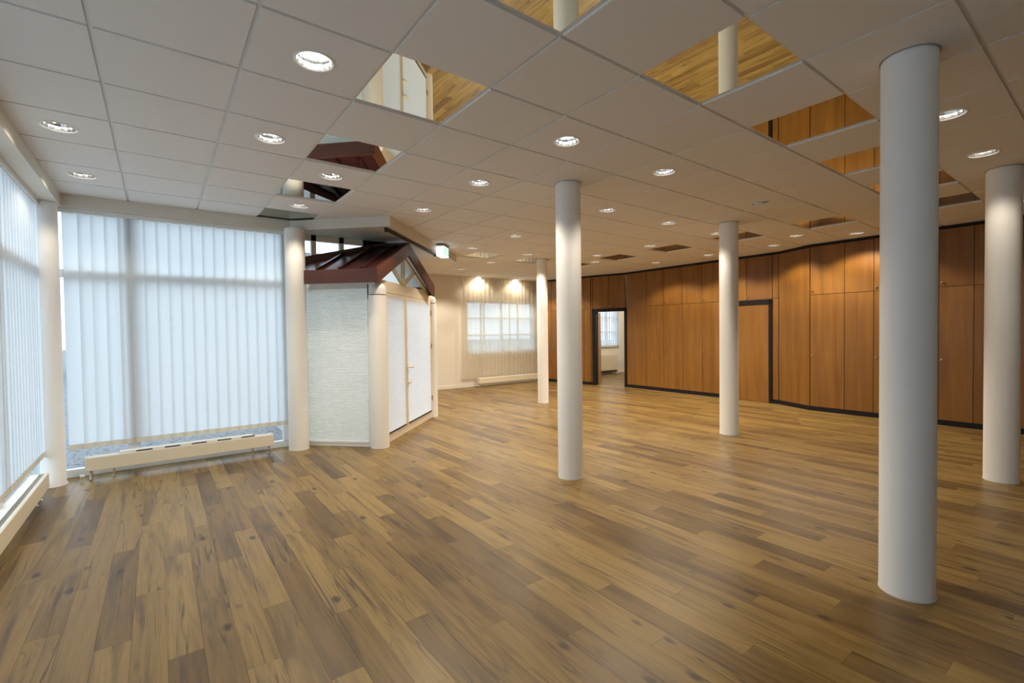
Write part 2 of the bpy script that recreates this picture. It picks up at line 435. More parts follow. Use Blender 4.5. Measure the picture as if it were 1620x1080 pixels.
for i in range(-1, 16):
    for j in range(-13, 13):
        if not cell_ok(i, j): continue
        x0, x1, y0, y1 = gx(i), gx(i+1), gy(j), gy(j+1)
        if i == -1: x0 = -.82
        if j == 12: y1 = YB
        if (i, j) in LIGHTS or (i, j) in OFF: LPOS[(i, j)] = ((x0+x1)/2, (y0+y1)/2)
        cells.append((seen_area([(x0, y0, HC), (x1, y0, HC), (x1, y1, HC), (x0, y1, HC)]), i, j, x0, x1, y0, y1))
cells.sort(key=lambda c: -c[0]); n_tile = 0
for a, i, j, x0, x1, y0, y1 in cells:
    w, h, c = x1-x0, y1-y0, ((x0+x1)/2, (y0+y1)/2)
    if (i, j) in MIRROR:
        o = place('mirror_tile', mirror_mesh(w, h), ceiling, (*c, HC+.0128)); o['label'] = 'mirrored ceiling tile'
    elif a > 0 and n_tile < 300 or (i, j) in LPOS:
        n_tile += 1; off = LPOS.get((i, j))
        place('ceiling_tile', tile_mesh(w, h, off is not None), ceiling, (*(off or c), HC))
    else: rest.box(x0+EDGE, x1-EDGE, y0+EDGE, y1-EDGE, HC, HC+.018)
setp(rest.build('far_ceiling_tiles', 'ceiling_tile', ceiling), kind='stuff')
for i in range(0, 17):
    x = gx(i); y1 = YB if x > 4.2 else (YW-.05 if x < 2.4 else x+4.0)
    if x > 9.75: continue
    MB().box(x-.012, x+.012, -3.2, y1, HC+.0122, HC+.034).build('grid_runner', 'grid_metal', ceiling)
for j in range(-12, 13):
    y = gy(j); xa = XL+.1 if y < YW-.06 else max(y-3.95, 2.5) if y < 8.0 else 4.1
    for n in range(1):
        MB().box(xa, 9.72, y-.012, y+.012, HC+.0128, HC+.03).build('cross_tee', 'grid_metal', ceiling)

# downlights
ring_me = MB().lathe([(.092, .001), (.092, -.002), (.097, -.006), (.107, -.003), (.107, .0005), (.094, .0008)], seg=40, close=False).mesh('trim_ring', 'enamel_white', True)
refl_me = MB().lathe([(.091, .002), (.088, .03), (.074, .065), (.05, .095), (.035, .105), (.0005, .107)], seg=16, close=False).mesh('reflector', 'chrome')
bulb = MB(); bulb.lathe([(.001, .030), (.020, .034), (.030, .048), (.026, .075), (.016, .10), (.001, .102)], seg=20, close=False)
for s in (-1, 1): bulb.tube((s*.03-.0, -.055, .05), (s*.03, .055, .05), .011, 10)
bulb_on = bulb.mesh('bulb', 'lamp_on', True); bulb_off = bulb.mesh('bulb', 'lamp_off', True)
def lamp_factor(i, j):               # lamp levels set by area to shape the brightness falloff
    if j <= -4: return .35
    if i == -1: return .4
    if i <= 2: return .6
    if j == -1 and i <= 6: return .6
    if j >= 12: return .95
    if j >= 8: return 1.7
    if j >= 5 or i >= 11: return 1.25
    return 1.
def downlight(cell, label, on):
    x, y = LPOS[cell]
    t = thing('downlight', label, 'downlight', (x, y, HC), 'recessed ceiling downlights')
    for nm, me in (('trim_ring', ring_me), ('reflector', refl_me), ('bulb', bulb_on if on else bulb_off)):
        place(nm, me, t, (x, y, HC))
    if on:
        ld = bpy.data.lights.new('downlight_beam', 'SPOT'); ld.energy = LAMP_W*lamp_factor(*cell); ld.color = LAMP_COL
        ld.spot_size = R(132); ld.spot_blend = .35; ld.shadow_soft_size = .06
        lo = bpy.data.objects.new('downlight_beam', ld); S.collection.objects.link(lo); lo.parent = t; lo.location = (0, 0, -.012)
for c, l in LIGHTS.items(): downlight(c, l, True)
for c, l in OFF.items(): downlight(c, l, False)

# ------------------------------------------------------------------ outer walls
def glazing(name, along, at, a0, a1, mulls, label, depth=.07, zt=HC+.22, trans=(2.12, 2.20)):
    """window wall: frame bars and panes as parts. along='x' or 'y'"""
    f = thing(name, label, None, ((a0+a1)/2 if along == 'x' else at, at if along == 'x' else (a0+a1)/2, 0), kind='structure')
    def bx(nm, mat, u0, u1, z0, z1, d0=-depth/2, d1=depth/2):
        m = MB()
        if along == 'x': m.box(u0, u1, at+d0, at+d1, z0, z1)
        else: m.box(at+d0, at+d1, u0, u1, z0, z1)
        return m.build(nm, mat, f, bevel=.004 if 'frame' in mat else 0)
    bx('bottom_rail', 'frame_white', a0, a1, 0, .085); bx('head_rail', 'frame_white', a0, a1, HC-.13, HC-.05)
    bx('header', 'wall_cream', a0, a1, HC-.05, zt, -.1, .1)
    bx('transom', 'frame_white', a0, a1, *trans)
    for u, w in mulls: bx('mullion', 'frame_white', u-w/2, u+w/2, .085, HC-.13, -depth/2-.004, depth/2+.004)
    us = [m[0] for m in mulls]
    for p, q in zip(us[:-1], us[1:]):
        for z0, z1 in ((.085, trans[0]), (trans[1], HC-.13)):
            bx('pane', 'glass', p+.03, q-.03, z0-.01, z1+.01, -.006, .006)
    return f
glazing('window_1', 'x', YW, XL, 1.50, [(XL+.05, .1), (-.24, .11), (1.335, .09)], 'tall white framed front glazing behind the vertical blind')
glazing('window_2', 'y', XL, -2.6, 6.76, [(-2.55, .1), (-1.2, .1), (.1, .1), (1.2, .1), (2.3, .1), (3.7, .1), (5.05, .1), (6.7, .1)], 'tall white framed glazing along the left side')  # unseen stretch behind the camera lengthened to daylight the near column
struct('wall_left', MB().box(XL-.1, XL+.03, -3.2, -2.6, 0, HC+.22), 'wall_cream')
struct('wall_back', MB().box(XL-.1, 14.2, -3.4, -3.2, 0, HC+.22), 'wall_cream')
# far wall with two window openings (the main room's and the side room's)
def wall_holes(mb, x0, x1, y0, y1, z1, holes):
    xs = x0
    for a, b, c, d in holes:
        mb.box(xs, a, y0, y1, 0, z1); mb.box(a, b, y0, y1, 0, c); mb.box(a, b, y0, y1, d, z1); xs = b
    mb.box(xs, x1, y0, y1, 0, z1)
FH = [(6.62, 8.98, .92, 2.32), (10.5, 12.72, .93, 2.40)]
wf = MB(); wall_holes(wf, 3.74, 14.2, YB, YB+.22, HC+.22, FH); struct('wall_far', wf, 'wall_cream', label='cream far wall with a muntin window')
for n, (a, b, c, d) in enumerate(FH):
    f = thing('window_%d' % (n+3), ('white muntin window behind the sheer curtain', 'window of the small side room')[n], None, ((a+b)/2, YB+.05, c), kind='structure')
    for x in (a+.02, b-.02, (a+b)/2): MB().box(x-.025, x+.025, YB+.02, YB+.08, c, d).build('stile', 'frame_white', f)
    for z in (c+.02, d-.02): MB().box(a, b, YB+.02, YB+.08, z-.025, z+.025).build('rail', 'frame_white', f)
    for k in (1, 2): z = c+(d-c)*k/3; MB().box(a, b, YB+.03, YB+.07, z-.02, z+.02).build('muntin', 'frame_white', f)
    for k in (1, 3): x = a+(b-a)*k/4; MB().box(x-.02, x+.02, YB+.03, YB+.07, c, d).build('muntin', 'frame_white', f)
    for k in range(4):
        for q in range(3):
            xa, xb = a+(b-a)*k/4, a+(b-a)*(k+1)/4; za, zb = c+(d-c)*q/3, c+(d-c)*(q+1)/3
            MB().box(xa, xb, YB+.048, YB+.052, za, zb).build('pane', 'glass', f)
    MB().box(a-.03, b+.03, YB-.03, YB+.03, c-.03, c).build('sill', 'enamel_white', f)
struct('wall_entrance', MB().prism([(3.88, 7.96), (3.88, YB+.22), (3.74, YB+.22), (3.74, 8.0)], 0, HC+.22).prism([(3.83, 7.5), (3.88, 7.96), (3.74, 8.0), (3.72, 7.56)], 0, 2.15), 'wall_cream')
struct('baseboard_far', MB().box(3.88, 9.05, YB-.015, YB, 0, .075), 'skirting')
# side room beyond the doorway
struct('wall_side_room_right', MB().box(13.2, 13.4, 5.0, YB, 0, HC+.22), 'wall_cream')
struct('wall_side_room_near', MB().box(9.80, 13.4, 4.8, 5.0, 0, HC+.22), 'wall_cream')
struct('floor_side_room', MB().box(9.781, 13.4, 4.8, YB, -.1, -.001), 'oak_planks')
struct('baseboard_side_room', MB().box(9.9, 13.2, YB-.015, YB, 0, .07), 'skirting')

sl = thing('ceiling_lamp', 'unseen round white ceiling lamp added for the side room beyond the doorway', 'ceiling lamp', (11.4, 8.6, HC+.12))  # unseen lamp added to light the side room
MB().lathe([(.20, .06), (.20, .10)], (11.4, 8.6, HC+.12), 32).build('base', 'enamel_white', sl, smooth=True)
MB().lathe([(.001, 0), (.10, .004), (.16, .02), (.19, .06)], (11.4, 8.6, HC+.12), 32, close=False).build('diffuser', 'lamp_on', sl, smooth=True)
pl_ = bpy.data.lights.new('ceiling_lamp_light', 'POINT'); pl_.energy = 130; pl_.color = LAMP_COL; pl_.shadow_soft_size = .15
po = bpy.data.objects.new('ceiling_lamp_light', pl_); S.collection.objects.link(po); po.parent = sl; po.location = (0, 0, -.17)

# cornices (dropped box above the windows) and the bulkhead over the vestibule
CD = .13
def cornice_poly(name, poly, label): return struct(name, MB().prism(poly, HC-CD, HC-.0005), 'cornice', label=label)
cornice_poly('trim_1', [(XL-.05, -3.2), (-.77, -3.2), (-.77, 6.655), (XL-.05, 6.655)], 'cream cornice box above the left blind')
cornice_poly('trim_2', [(XL-.05, 6.655), (1.405, 6.655), (1.28, YW+.02), (XL-.05, YW+.02)], 'cream cornice box above the front blind')
BULK = [(1.405, 6.655), (2.37, 5.69), (4.63, 7.93), (3.88, 8.68), (3.88, 7.96), (2.72, YW), (1.28, YW+.02)]
struct('trim_3', MB().prism(BULK, HC-CD, HC-.0005), 'cornice', label='angled bulkhead dropped over the entrance vestibule')

# ------------------------------------------------------------------ wood panelled wall
def seg(s):
    P, Q = WOOD[s], WOOD[s+1]; d = (Q-P); L = d.length; d = d/L
    n = Vector((d.y, -d.x)); n = n if n.x < 0 else -n
    return P, d, n, L
def u_of_y(s, y):
    P, d, n, L = seg(s); return (y-P.y)/d.y
back = MB()
D1 = (u_of_y(1, 8.89), u_of_y(1, 7.99)); D2 = (u_of_y(2, 5.31), u_of_y(2, 4.345))
for s in range(5):
    P, d, n, L = seg(s); e = .004
    if s == 1: back.obox(P, d, n, 0, L, -.14, -.022, 2.05, HC-.001); back.obox(P, d, n, 0, D1[0]+.02, -.14, -.022, 0, 2.05); back.obox(P, d, n, D1[1]-.03, L, -.14, -.022, 0, 2.05)
    else: back.obox(P, d, n, 0, L, -.14, -.022, 0, HC-.001)
wood = struct('wall_right', back, 'veneer_dark', label='cherry veneer panelled wall with built-in cupboard doors')
HZ = 2.065
GAP = .0042
def panel(s, y0, y1, z0, z1, knob=None):
    P, d, n, L = seg(s); u0, u1 = sorted((u_of_y(s, y0), u_of_y(s, y1)))
    split = z1-z0 > 1.6
    o = MB().obox(P, d, n, u0+GAP, u1-GAP, -.021, 0, z0+GAP, z1-GAP).build('cupboard_panel', 'veneer', wood)
    if knob:
        u = u1-.035 if knob[0] > 0 else u0+.035; z = knob[1]
        c = P+d*u; a = Vector((c.x, c.y, z)); nn = Vector((n.x, n.y, 0))
        k = MB().tube(a, a+nn*.012, .006, 10); k.tube(a+nn*.012, a+nn*.026, .014, 14)
        kb = k.build('knob', 'brass', o, smooth=True); kb['label'] = 'small round brass knob'
BT = .075; TT = HC-.045
def pair(s, ys, knob_par, first_full=False):
    for n_, (a, b) in enumerate(zip(ys[:-1], ys[1:])):
        if n_ == 0 and first_full: panel(s, a, b, BT, TT); continue
        panel(s, a, b, BT, HZ, (-1, .985) if n_ % 2 == knob_par else None)
        panel(s, a, b, HZ, TT, (-1, 2.135) if n_ % 2 == knob_par else None)
pair(0, [10.83, 10.27, 9.72, 9.17, 8.955], 1)
panel(1, 8.945, 8.895, BT, TT)
panel(1, 8.89, 8.447, 2.055, TT); panel(1, 8.447, 8.01, 2.055, TT, (-1, 2.12))
pair(2, [7.97, 7.345, 6.85, 6.335, 5.84, 5.315], 0, first_full=True)
panel(2, 5.31, 4.85, 2.055, TT); panel(2, 4.85, 4.345, 2.055, TT, (-1, 2.12))
panel(2, 4.335, 4.225, BT, HZ); panel(2, 4.335, 4.225, HZ, TT)
panel(3, 4.215, 3.555, BT, TT)
pair(4, [3.545, 3.02, 2.61, 2.21, 1.81, 1.43, 1.03, .63, .23, -.17, -.57], 0)
panel(4, -.57, -3.15, BT, TT)
def trim_strip(name, z0, z1, t, skip):
    for s in range(5):
        P, d, n, L = seg(s); parts = [(0, L)]
        if skip and s == 1: parts = [(0, D1[0]-.0), (D1[1], L)]
        if skip and s == 2: parts = [(0, D2[0]), (D2[1], L)]
        for a, b in parts:
            if b-a > .01: MB().obox(P, d, n, a, b, -.021, t, z0, z1).build(name, 'black', wood)
trim_strip('plinth', 0, BT, .008, True)
trim_strip('top_strip', TT, HC-.0008, .012, False)
# door 1: open doorway with black frame, leaf swung into the side room
P, d, n, L = seg(1)
dr = thing('door_1', 'open doorway in a black frame with a view into the side room', None, (P.x+d.x*(D1[0]+D1[1])/2, P.y+d.y*(D1[0]+D1[1])/2, 0), kind='structure')
MB().obox(P, d, n, D1[0]-.02, D1[0]+.085, -.14, .025, 0, 2.05).build('jamb', 'black', dr, bevel=.003)
MB().obox(P, d, n, D1[1]-.05, D1[1]+.012, -.14, .025, 0, 2.05).build('jamb', 'black', dr, bevel=.003)
MB().obox(P, d, n, D1[0]-.02, D1[1]+.012, -.14, .025, 1.975, 2.055).build('lintel', 'black', dr, bevel=.003)
h = P+d*(D1[0]+.10)-n*.11; a = R(53); ld = Vector((math.sin(a), math.cos(a))); ln = Vector((ld.y, -ld.x))
leaf = MB().obox(h, ld, ln, 0, .78, -.045, 0, .01, 1.97).build('leaf', 'veneer', dr)
# door 2: closed wooden door
P, d, n, L = seg(2)
dr = thing('door_2', 'closed cherry veneer door in a black frame', None, (P.x+d.x*(D2[0]+D2[1])/2, P.y+d.y*(D2[0]+D2[1])/2, 0), kind='structure')
MB().obox(P, d, n, D2[0]-.005, D2[0]+.055, -.02, .02, 0, 2.05).build('jamb', 'black', dr, bevel=.003)
MB().obox(P, d, n, D2[1]-.06, D2[1]+.003, -.02, .02, 0, 2.05).build('jamb', 'black', dr, bevel=.003)
MB().obox(P, d, n, D2[0]-.005, D2[1]+.003, -.02, .02, 1.96, 2.055).build('lintel', 'black', dr, bevel=.003)
leaf = MB().obox(P, d, n, D2[0]+.056, D2[1]-.061, -.02, .002, .006, 1.958).build('leaf', 'veneer', dr)
c = P+d*(D2[0]+.11); nn = Vector((n.x, n.y, 0)); hm = MB(); p = Vector((c.x, c.y, 1.03))
hm.tube(p, p+nn*.05, .009); hm.tube(p+nn*.05, p+nn*.05+Vector((d.x, d.y, 0))*.11, .009)
hm.build('handle', 'chrome', leaf, smooth=True)

# ------------------------------------------------------------------ columns
def column(x, y, rad, z1, label, mat='column_white', foot=0.):
    t = thing('column', label, 'column', (x, y, 0), 'round columns')
    prof = [(rad+foot, 0), (rad+foot, .004), (rad, .012+foot*2), (rad, z1-.012), (rad-.006, z1-.010), (rad-.006, z1)]
    MB().lathe(prof, (x, y, 0), 56).build('shaft', mat, t, smooth=True)
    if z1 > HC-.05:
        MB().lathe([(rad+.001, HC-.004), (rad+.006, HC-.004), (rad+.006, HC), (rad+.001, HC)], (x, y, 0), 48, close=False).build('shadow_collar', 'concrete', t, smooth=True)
    MB().lathe([(rad+.0015, .0), (rad+.003, 0), (rad+.003, .006), (rad+.0015, .006)], (x, y, 0), 48, close=False).build('floor_collar', 'white_paint', t, smooth=True)
column(3.335, 3.475, .126, HC, 'round white column standing in the middle of the room')
column(6.43, 3.475, .124, HC, 'slim looking white column in front of the closed wood door')
column(3.335, .775, .125, HC, 'big white column nearest the camera at right')
column(6.43, .785, .125, HC, 'white column at the right picture edge')
column(6.36, 7.42, .112, HC, 'smallest farthest white column near the curtain')
column(1.43, 6.535, .122, HC-CD-.0005, 'cream column between the front blind and the vestibule', 'post_cream')
column(-.875, 6.545, .095, HC-CD-.0005, 'narrow white corner column between the two vertical blinds', 'column_white', .012)

# ------------------------------------------------------------------ vertical blinds
def slat_mesh(w, z0, z1):
    m = MB(); n = 6; hem = .055
    cols = [(-w/2+w*k/n, .006*math.sin(math.pi*k/n)) for k in range(n+1)]
    vs = [(x, y, z) for z in (z0, z0+hem, z1) for x, y in cols]; k = n+1
    m.m = 1; m.add(vs[:2*k], [(i, i+1, i+1+k, i+k) for i in range(n)])
    m.m = 0; m.add(vs[k:], [(i, i+1, i+1+k, i+k) for i in range(n)])
    me = m.mesh('slat', ['slat_fabric', 'hem_fabric'], False)
    me.polygons.foreach_set('use_smooth', [True]*len(me.polygons)); return me
def vblind(label, along, at, a0, a1, z0, z1, pitch, tilt, cat='vertical blind', w=.133, odd={}):
    base = ((a0+a1)/2, at, z0) if along == 'x' else (at, (a0+a1)/2, z0)
    t = thing('vertical_blind', label, cat, base, 'vertical blinds')
    m = MB()
    if along == 'x': m.box(a0-.04, a1+.04, at-.02, at+.02, z1-.002, z1+.043)
    else: m.box(at-.02, at+.02, a0-.04, a1+.04, z1-.002, z1+.043)
    m.build('headrail', 'enamel_white', t, bevel=.003)
    me = slat_mesh(w, z0, z1); clip = MB().box(-.012, .012, -.002, .002, z1-.01, z1+.014).mesh('hanger', 'enamel_white')
    n = int((a1-a0)/pitch)
    for k in range(n+1):
        u = a0+pitch*(k+.5)
        if u > a1: break
        ang = (R(90) if along == 'y' else 0)+R(tilt+random.uniform(-2.5, 2.5)+odd.get(k, 0))
        loc = (u, at, 0) if along == 'x' else (at, u, 0)
        s = place('slat', me, t, loc, ang); 
        c = place('hanger', clip, s, loc); c.location = (0, 0, 0); c.parent = s
    return t
vblind('white vertical slat blind covering the tall front window', 'x', 6.725, -.765, 1.30, .30, 2.79, .1105, 12, odd={0: 4, 1: 26, 4: 6})
vblind('white vertical slat blind along the left window side', 'y', -.925, -2.5, 6.42, .31, 2.79, .1105, -5)
vblind('bright vertical slat blind seen through the open doorway', 'x', YB-.06, 10.45, 12.74, .90, 2.55, .115, 14)

# ------------------------------------------------------------------ radiators
def radiator(label, loc, length, z0, z1, depth, rotz, extra=None, nfeet=2, cat='radiator'):
    t = thing('radiator', label, cat, loc, None, rotz, local=True)
    L = length/2
    MB().box(-L, L, -depth, -depth+.012, z0, z1).build('front_panel', 'enamel', t, bevel=.004)
    MB().box(-L, L, -.012, 0, z0, z1).build('back_panel', 'enamel', t, bevel=.004)
    for s in (-1, 1):
        MB().box(s*L-.006, s*L+.006, -depth, 0, z0-.002, z1+.002).build('end_cap', 'enamel', t, bevel=.003)
    me = MB().box(-.0015, .0015, -depth+.012, -.012, z0+.01, z1-.012).mesh('fin', 'enamel_white')
    n = int(length/.05)
    for k in range(1, n): place('fin', me, t, (0, 0, 0)).location = (-L+length*k/n, 0, 0)
    MB().box(-L+.01, L-.01, -depth*.5, -.010, z1-.010, z1-.002).build('top_cover', 'enamel_white', t)
    MB().box(-L+.01, L-.01, -depth+.010, -depth+.026, z1-.008, z1).build('top_lip', 'enamel_white', t)
    for x in ([-L+.04, -L+.22, L-.22, L-.04] if nfeet == 4 else [-L+.1, L-.1]):
        m = MB(); m.tube((x, -depth/2, 0), (x, -depth/2, z0+.01), .011); m.box(x-.02, x+.02, -depth/2-.02, -depth/2+.02, 0, .006)
        m.build('foot', 'chrome', t, smooth=True)
    m = MB(); m.tube((-L-.012, -depth*.6, z0*.5), (-L-.05, -depth*.6, z0*.5), .016); m.tube((-L+.03, -depth*.6, 0), (-L+.03, -depth*.6, z0), .008)
    m.build('valve', 'enamel_white', t, smooth=True)
    return t
rd = radiator('long low cream radiator on feet under the front blind', (.245, 6.62, 0), 1.75, .10, .235, .125, 0, nfeet=4)
radiator('long low cream radiator along the left blind', (-.965, 3.55, 0), 5.0, .10, .235, .125, R(90), nfeet=4)
radiator('low cream radiator beneath the far sheer curtain', (7.9, YB-.13, 0), 2.1, .09, .235, .125, 0, nfeet=4)
cov = thing('cover_board', 'white perforated cover board lying on top of the front radiator', 'cover board', (.27, 6.56, .237))
MB().box(-.36, .90, 6.515, 6.60, .237, .262).build('board', 'enamel_white', cov, bevel=.003)
for k in range(5): x = -.22+k*.25; MB().box(x, x+.14, 6.512, 6.516, .243, .254).build('slot', 'dark_slot', cov)
t = thing('panel_radiator', 'tall ribbed panel radiator under the side room window', 'radiator', (11.65, YB-.09, .1))
MB().box(10.8, 12.55, YB-.12, YB-.05, .12, .66).build('body', 'enamel', t, bevel=.01)
for k in range(34): x = 10.83+k*.051; MB().box(x, x+.03, YB-.126, YB-.119, .15, .63).build('rib', 'enamel', t)
MB().box(10.8, 12.55, YB-.122, YB-.05, .06, .11).build('bottom_strip', 'dark_slot', t)  # dark strip below the ribbed body
for x in (11.0, 12.35): MB().box(x-.015, x+.015, YB-.10, YB-.07, 0, .13).build('leg', 'enamel', t)

# ------------------------------------------------------------------ sheer curtain
ct = thing('sheer_curtain', 'sheer beige curtain in folds covering the far window', 'curtain', (7.75, YB-.085, .22))
MB().box(6.38, 9.04, YB-.105, YB-.065, HC-.03, HC-.001).build('curtain_rail', 'enamel_white', ct)
for a, b in ((6.40, 7.05), (7.0, 8.02), (7.98, 9.03)):
    m = MB(); n = int((b-a)/.008); ph = random.uniform(0, 6); vs = []
    for z in (.22, 1.0, 2.0, HC-.03):
        for k in range(n+1):
            u = a+(b-a)*k/n; w = .013+.006*math.sin(u*7+ph)
            vs.append((u, YB-.085+w*math.sin(u*2*math.pi/.125+ph+1.2*math.sin(u*9))*(1-.35*z/HC), z))
    k = n+1
    m.add(vs, [(r*k+i, r*k+i+1, (r+1)*k+i+1, (r+1)*k+i) for r in range(3) for i in range(n)])
    m.build('panel', 'curtain_fabric', ct, smooth=True)

# ------------------------------------------------------------------ entrance vestibule
q = math.sqrt(.5)
P1, P2 = Vector((2.29, 5.95)), Vector((3.85, 7.50))
ves = thing('entrance_vestibule', 'cream entrance vestibule with pleated blinds and small dark red gabled roof', 'vestibule', (2.7, 6.9, 0))
def post(c, rad, z1, zb):
    MB().lathe([(rad, 0), (rad, z1)], (*c, 0), 40).build('post', 'post_cream', ves, smooth=True)
    MB().lathe([(rad*.86, z1), (rad*.86, z1+.012)], (*c, 0), 32).build('post_neck', 'dark_slot', ves, smooth=True)
    r2 = rad*.92; h_ = zb-z1-.012
    prof = [(r2, z1+.012), (r2, z1+.012+h_*.4)]+[(r2*math.cos(R(a)), z1+.012+h_*.4+h_*.6*math.sin(R(a))) for a in (15, 30, 45, 60, 75, 89)]
    MB().lathe(prof, (*c, 0), 40).build('post_cap', 'post_cream', ves, smooth=True)
post(P1, .118, 1.975, 2.15); post(P2, .095, 1.99, 2.13)
# left wall: framed pleated blind
A = Vector((1.475, 6.765)); d = Vector((q, -q)); n = Vector((-q, -q)); L = (P1-A).length-.10
m = MB(); m.obox(A, d, n, 0, L+.05, -.05, .02, 0, .05); m.obox(A, d, n, 0, L+.05, -.05, .02, 2.09, 2.15)
m.obox(A, d, n, 0, .10, -.05, .02, .05, 2.09); m.obox(A, d, n, L-.045, L+.05, -.05, .02, .05, 2.09)
m.build('side_frame', 'white_paint', ves, bevel=.004)
def pleats(P, d, n, u0, u1, t, z0, z1, mat, name, parent, dep=.006, step=.011):
    m = MB(); N = int((z1-z0)/step); vs = []
    for k in range(N+1):
        z = z0+(z1-z0)*k/N; tt = t+(dep if k % 2 else 0)
        for u in (u0, u1): vs.append((P.x+d.x*u+n.x*tt, P.y+d.y*u+n.y*tt, z))
    m.add(vs, [(2*k, 2*k+1, 2*k+3, 2*k+2) for k in range(N)])
    return m.build(name, mat, parent)
pb = pleats(A, d, n, .105, L-.05, .008, .065, 2.075, 'pleat_fabric', 'pleated_blind', ves)
MB().obox(A, d, n, .10, L-.045, .0, .028, .048, .068).build('bottom_bar', 'white_paint', pb)
MB().obox(A, d, n, .10, L-.045, .0, .03, 2.07, 2.095).build('top_bar', 'white_paint', pb)
MB().obox(A, d, n, .10, L-.05, -.040, -.034, .05, 2.09).build('side_pane', 'glass', ves)
m = MB(); m.obox(A, d, n, L-.028, L-.016, .02, .024, 1.93, 2.13); m.build('corner_strip', 'dark_slot', ves)
# door wall
DD = (P2-P1).normalized(); DN = Vector((DD.y, -DD.x)); DL = (P2-P1).length
u0, u1 = .11, DL-.09; um = u0+.79
m = MB(); m.obox(P1, DD, DN, u0-.06, u1+.06, -.05, .03, 2.03, 2.19); m.build('lintel', 'cream_paint', ves, bevel=.005)
m = MB(); m.obox(P1, DD, DN, u0-.02, u1+.03, -.05, .025, 0, .075); m.build('threshold_rail', 'cream_paint', ves, bevel=.005)
MB().obox(P1, DD, DN, u0-.03, u0+.03, -.05, .02, .075, 2.03).build('door_jamb', 'cream_paint', ves, bevel=.004)
MB().obox(P1, DD, DN, u1-.03, u1+.05, -.05, .02, .075, 2.03).build('door_jamb', 'cream_paint', ves, bevel=.004)
for a, b in ((u0+.032, um-.002), (um+.002, u1-.032)):
    m = MB(); fw = .058
    m.obox(P1, DD, DN, a, b, -.04, .03, .08, .145); m.obox(P1, DD, DN, a, b, -.04, .03, 1.97, 2.027)
    m.obox(P1, DD, DN, a, a+fw, -.04, .03, .145, 1.97); m.obox(P1, DD, DN, b-fw, b, -.04, .03, .145, 1.97)
    lf = m.build('door_leaf', 'cream_paint', ves, bevel=.003)
    pl = pleats(P1, DD, DN, a+fw-.004, b-fw+.004, .032, .135, 1.985, 'pleat_fabric_door', 'door_blind', lf, .004, .010)
    MB().obox(P1, DD, DN, a+fw, b-fw, -.012, -.006, .145, 1.97).build('glass_pane', 'glass', lf)
    MB().obox(P1, DD, DN, a+fw-.014, b-fw+.014, .03, .046, .122, .138).build('blind_bar', 'dark_slot', lf)
    if a > um:
        def pt(u, t, z): c = P1+DD*u+DN*t; return Vector((c.x, c.y, z))
        u = a+.025; hm = MB(); hm.obox(P1, DD, DN, u-.017, u+.017, .03, .040, .68, 1.02)
        hm.tube(pt(u, .04, .97), pt(u, .085, .97), .010); hm.tube(pt(u, .085, .97), pt(u+.13, .085, .965), .010)
        hm.tube(pt(u, .04, .74), pt(u, .07, .74), .012); hm.tube(pt(u, .07, .74), pt(u+.045, .078, .735), .009)
        hm.build('handle', 'handle_cream', lf, smooth=True, bevel=0)['label'] = 'cream lever handle on a long plate'
    else:
        MB().obox(P1, DD, DN, b-.004, b+.030, .03, .038, .09, 2.02).build('cover_strip', 'cream_paint', lf)
for z in (.35, 1.25, 1.82):
    m = MB(); c = P1+DD*(u1-.028)+DN*.036; m.tube((c.x, c.y, z-.04), (c.x, c.y, z+.04), .010); m.build('hinge', 'brass', ves, smooth=True)
# roof: ridge on x+y=9.42, left eave x+y=7.83, right eave 11.01, gable plane x-y=-3.5
ZE, ZR = 2.275, 2.775
def sp(s, dlt, z): return Vector(((s+dlt)/2, (s-dlt)/2, z))      # from x+y=s, x-y=dlt
def zroof(s): return ZE+(ZR-ZE)*((s-7.83)/1.59 if s <= 9.42 else (11.01-s)/1.59)
g0, gr, g1 = sp(7.83, -3.5, ZE), sp(9.42, -3.5, ZR), sp(11.01, -3.5, ZE)
XR, YR = 1.56, YW-.03
bk = Vector((9.42-YR, YR, ZR)); bl = Vector((XR, YR, zroof(XR+YR))); el = Vector((1.49, 7.83-1.49, ZE))
n1 = Vector((1.557, 6.46, zroof(1.557+6.46))); n2 = Vector((1.562, 6.6, zroof(1.562+6.6)))
MB().slab([g0, gr, bk, bl, n2, n1, el], .03).build('roof_slope', 'roof_metal', ves)
b2 = sp(11.01, -4.08, ZE); MB().slab([gr, g1, b2, sp(9.42+.0, -4.08, ZR)], .03).build('roof_slope', 'roof_metal', ves)
up = Vector((-.33, -.33, .88)).normalized()
for k in range(3):   # standing seams down the left slope
    dlt = -3.78-.42*k; s1 = min(9.40, 9.42 if dlt > -4.1 else 2*YR+dlt)
    a = sp(7.86, dlt, zroof(7.86)+.018); b = sp(s1, dlt, zroof(s1)+.018)
    if a.x < XR: a = sp(2*XR-dlt, dlt, zroof(2*XR-dlt)+.018)
    MB().bar(a, b, .03, .03, up).build('seam', 'roof_metal', ves)
MB().bar(sp(9.42, -3.52, ZR+.01), bk+Vector((0, 0, .01)), .07, .035).build('ridge_cap', 'roof_metal', ves)
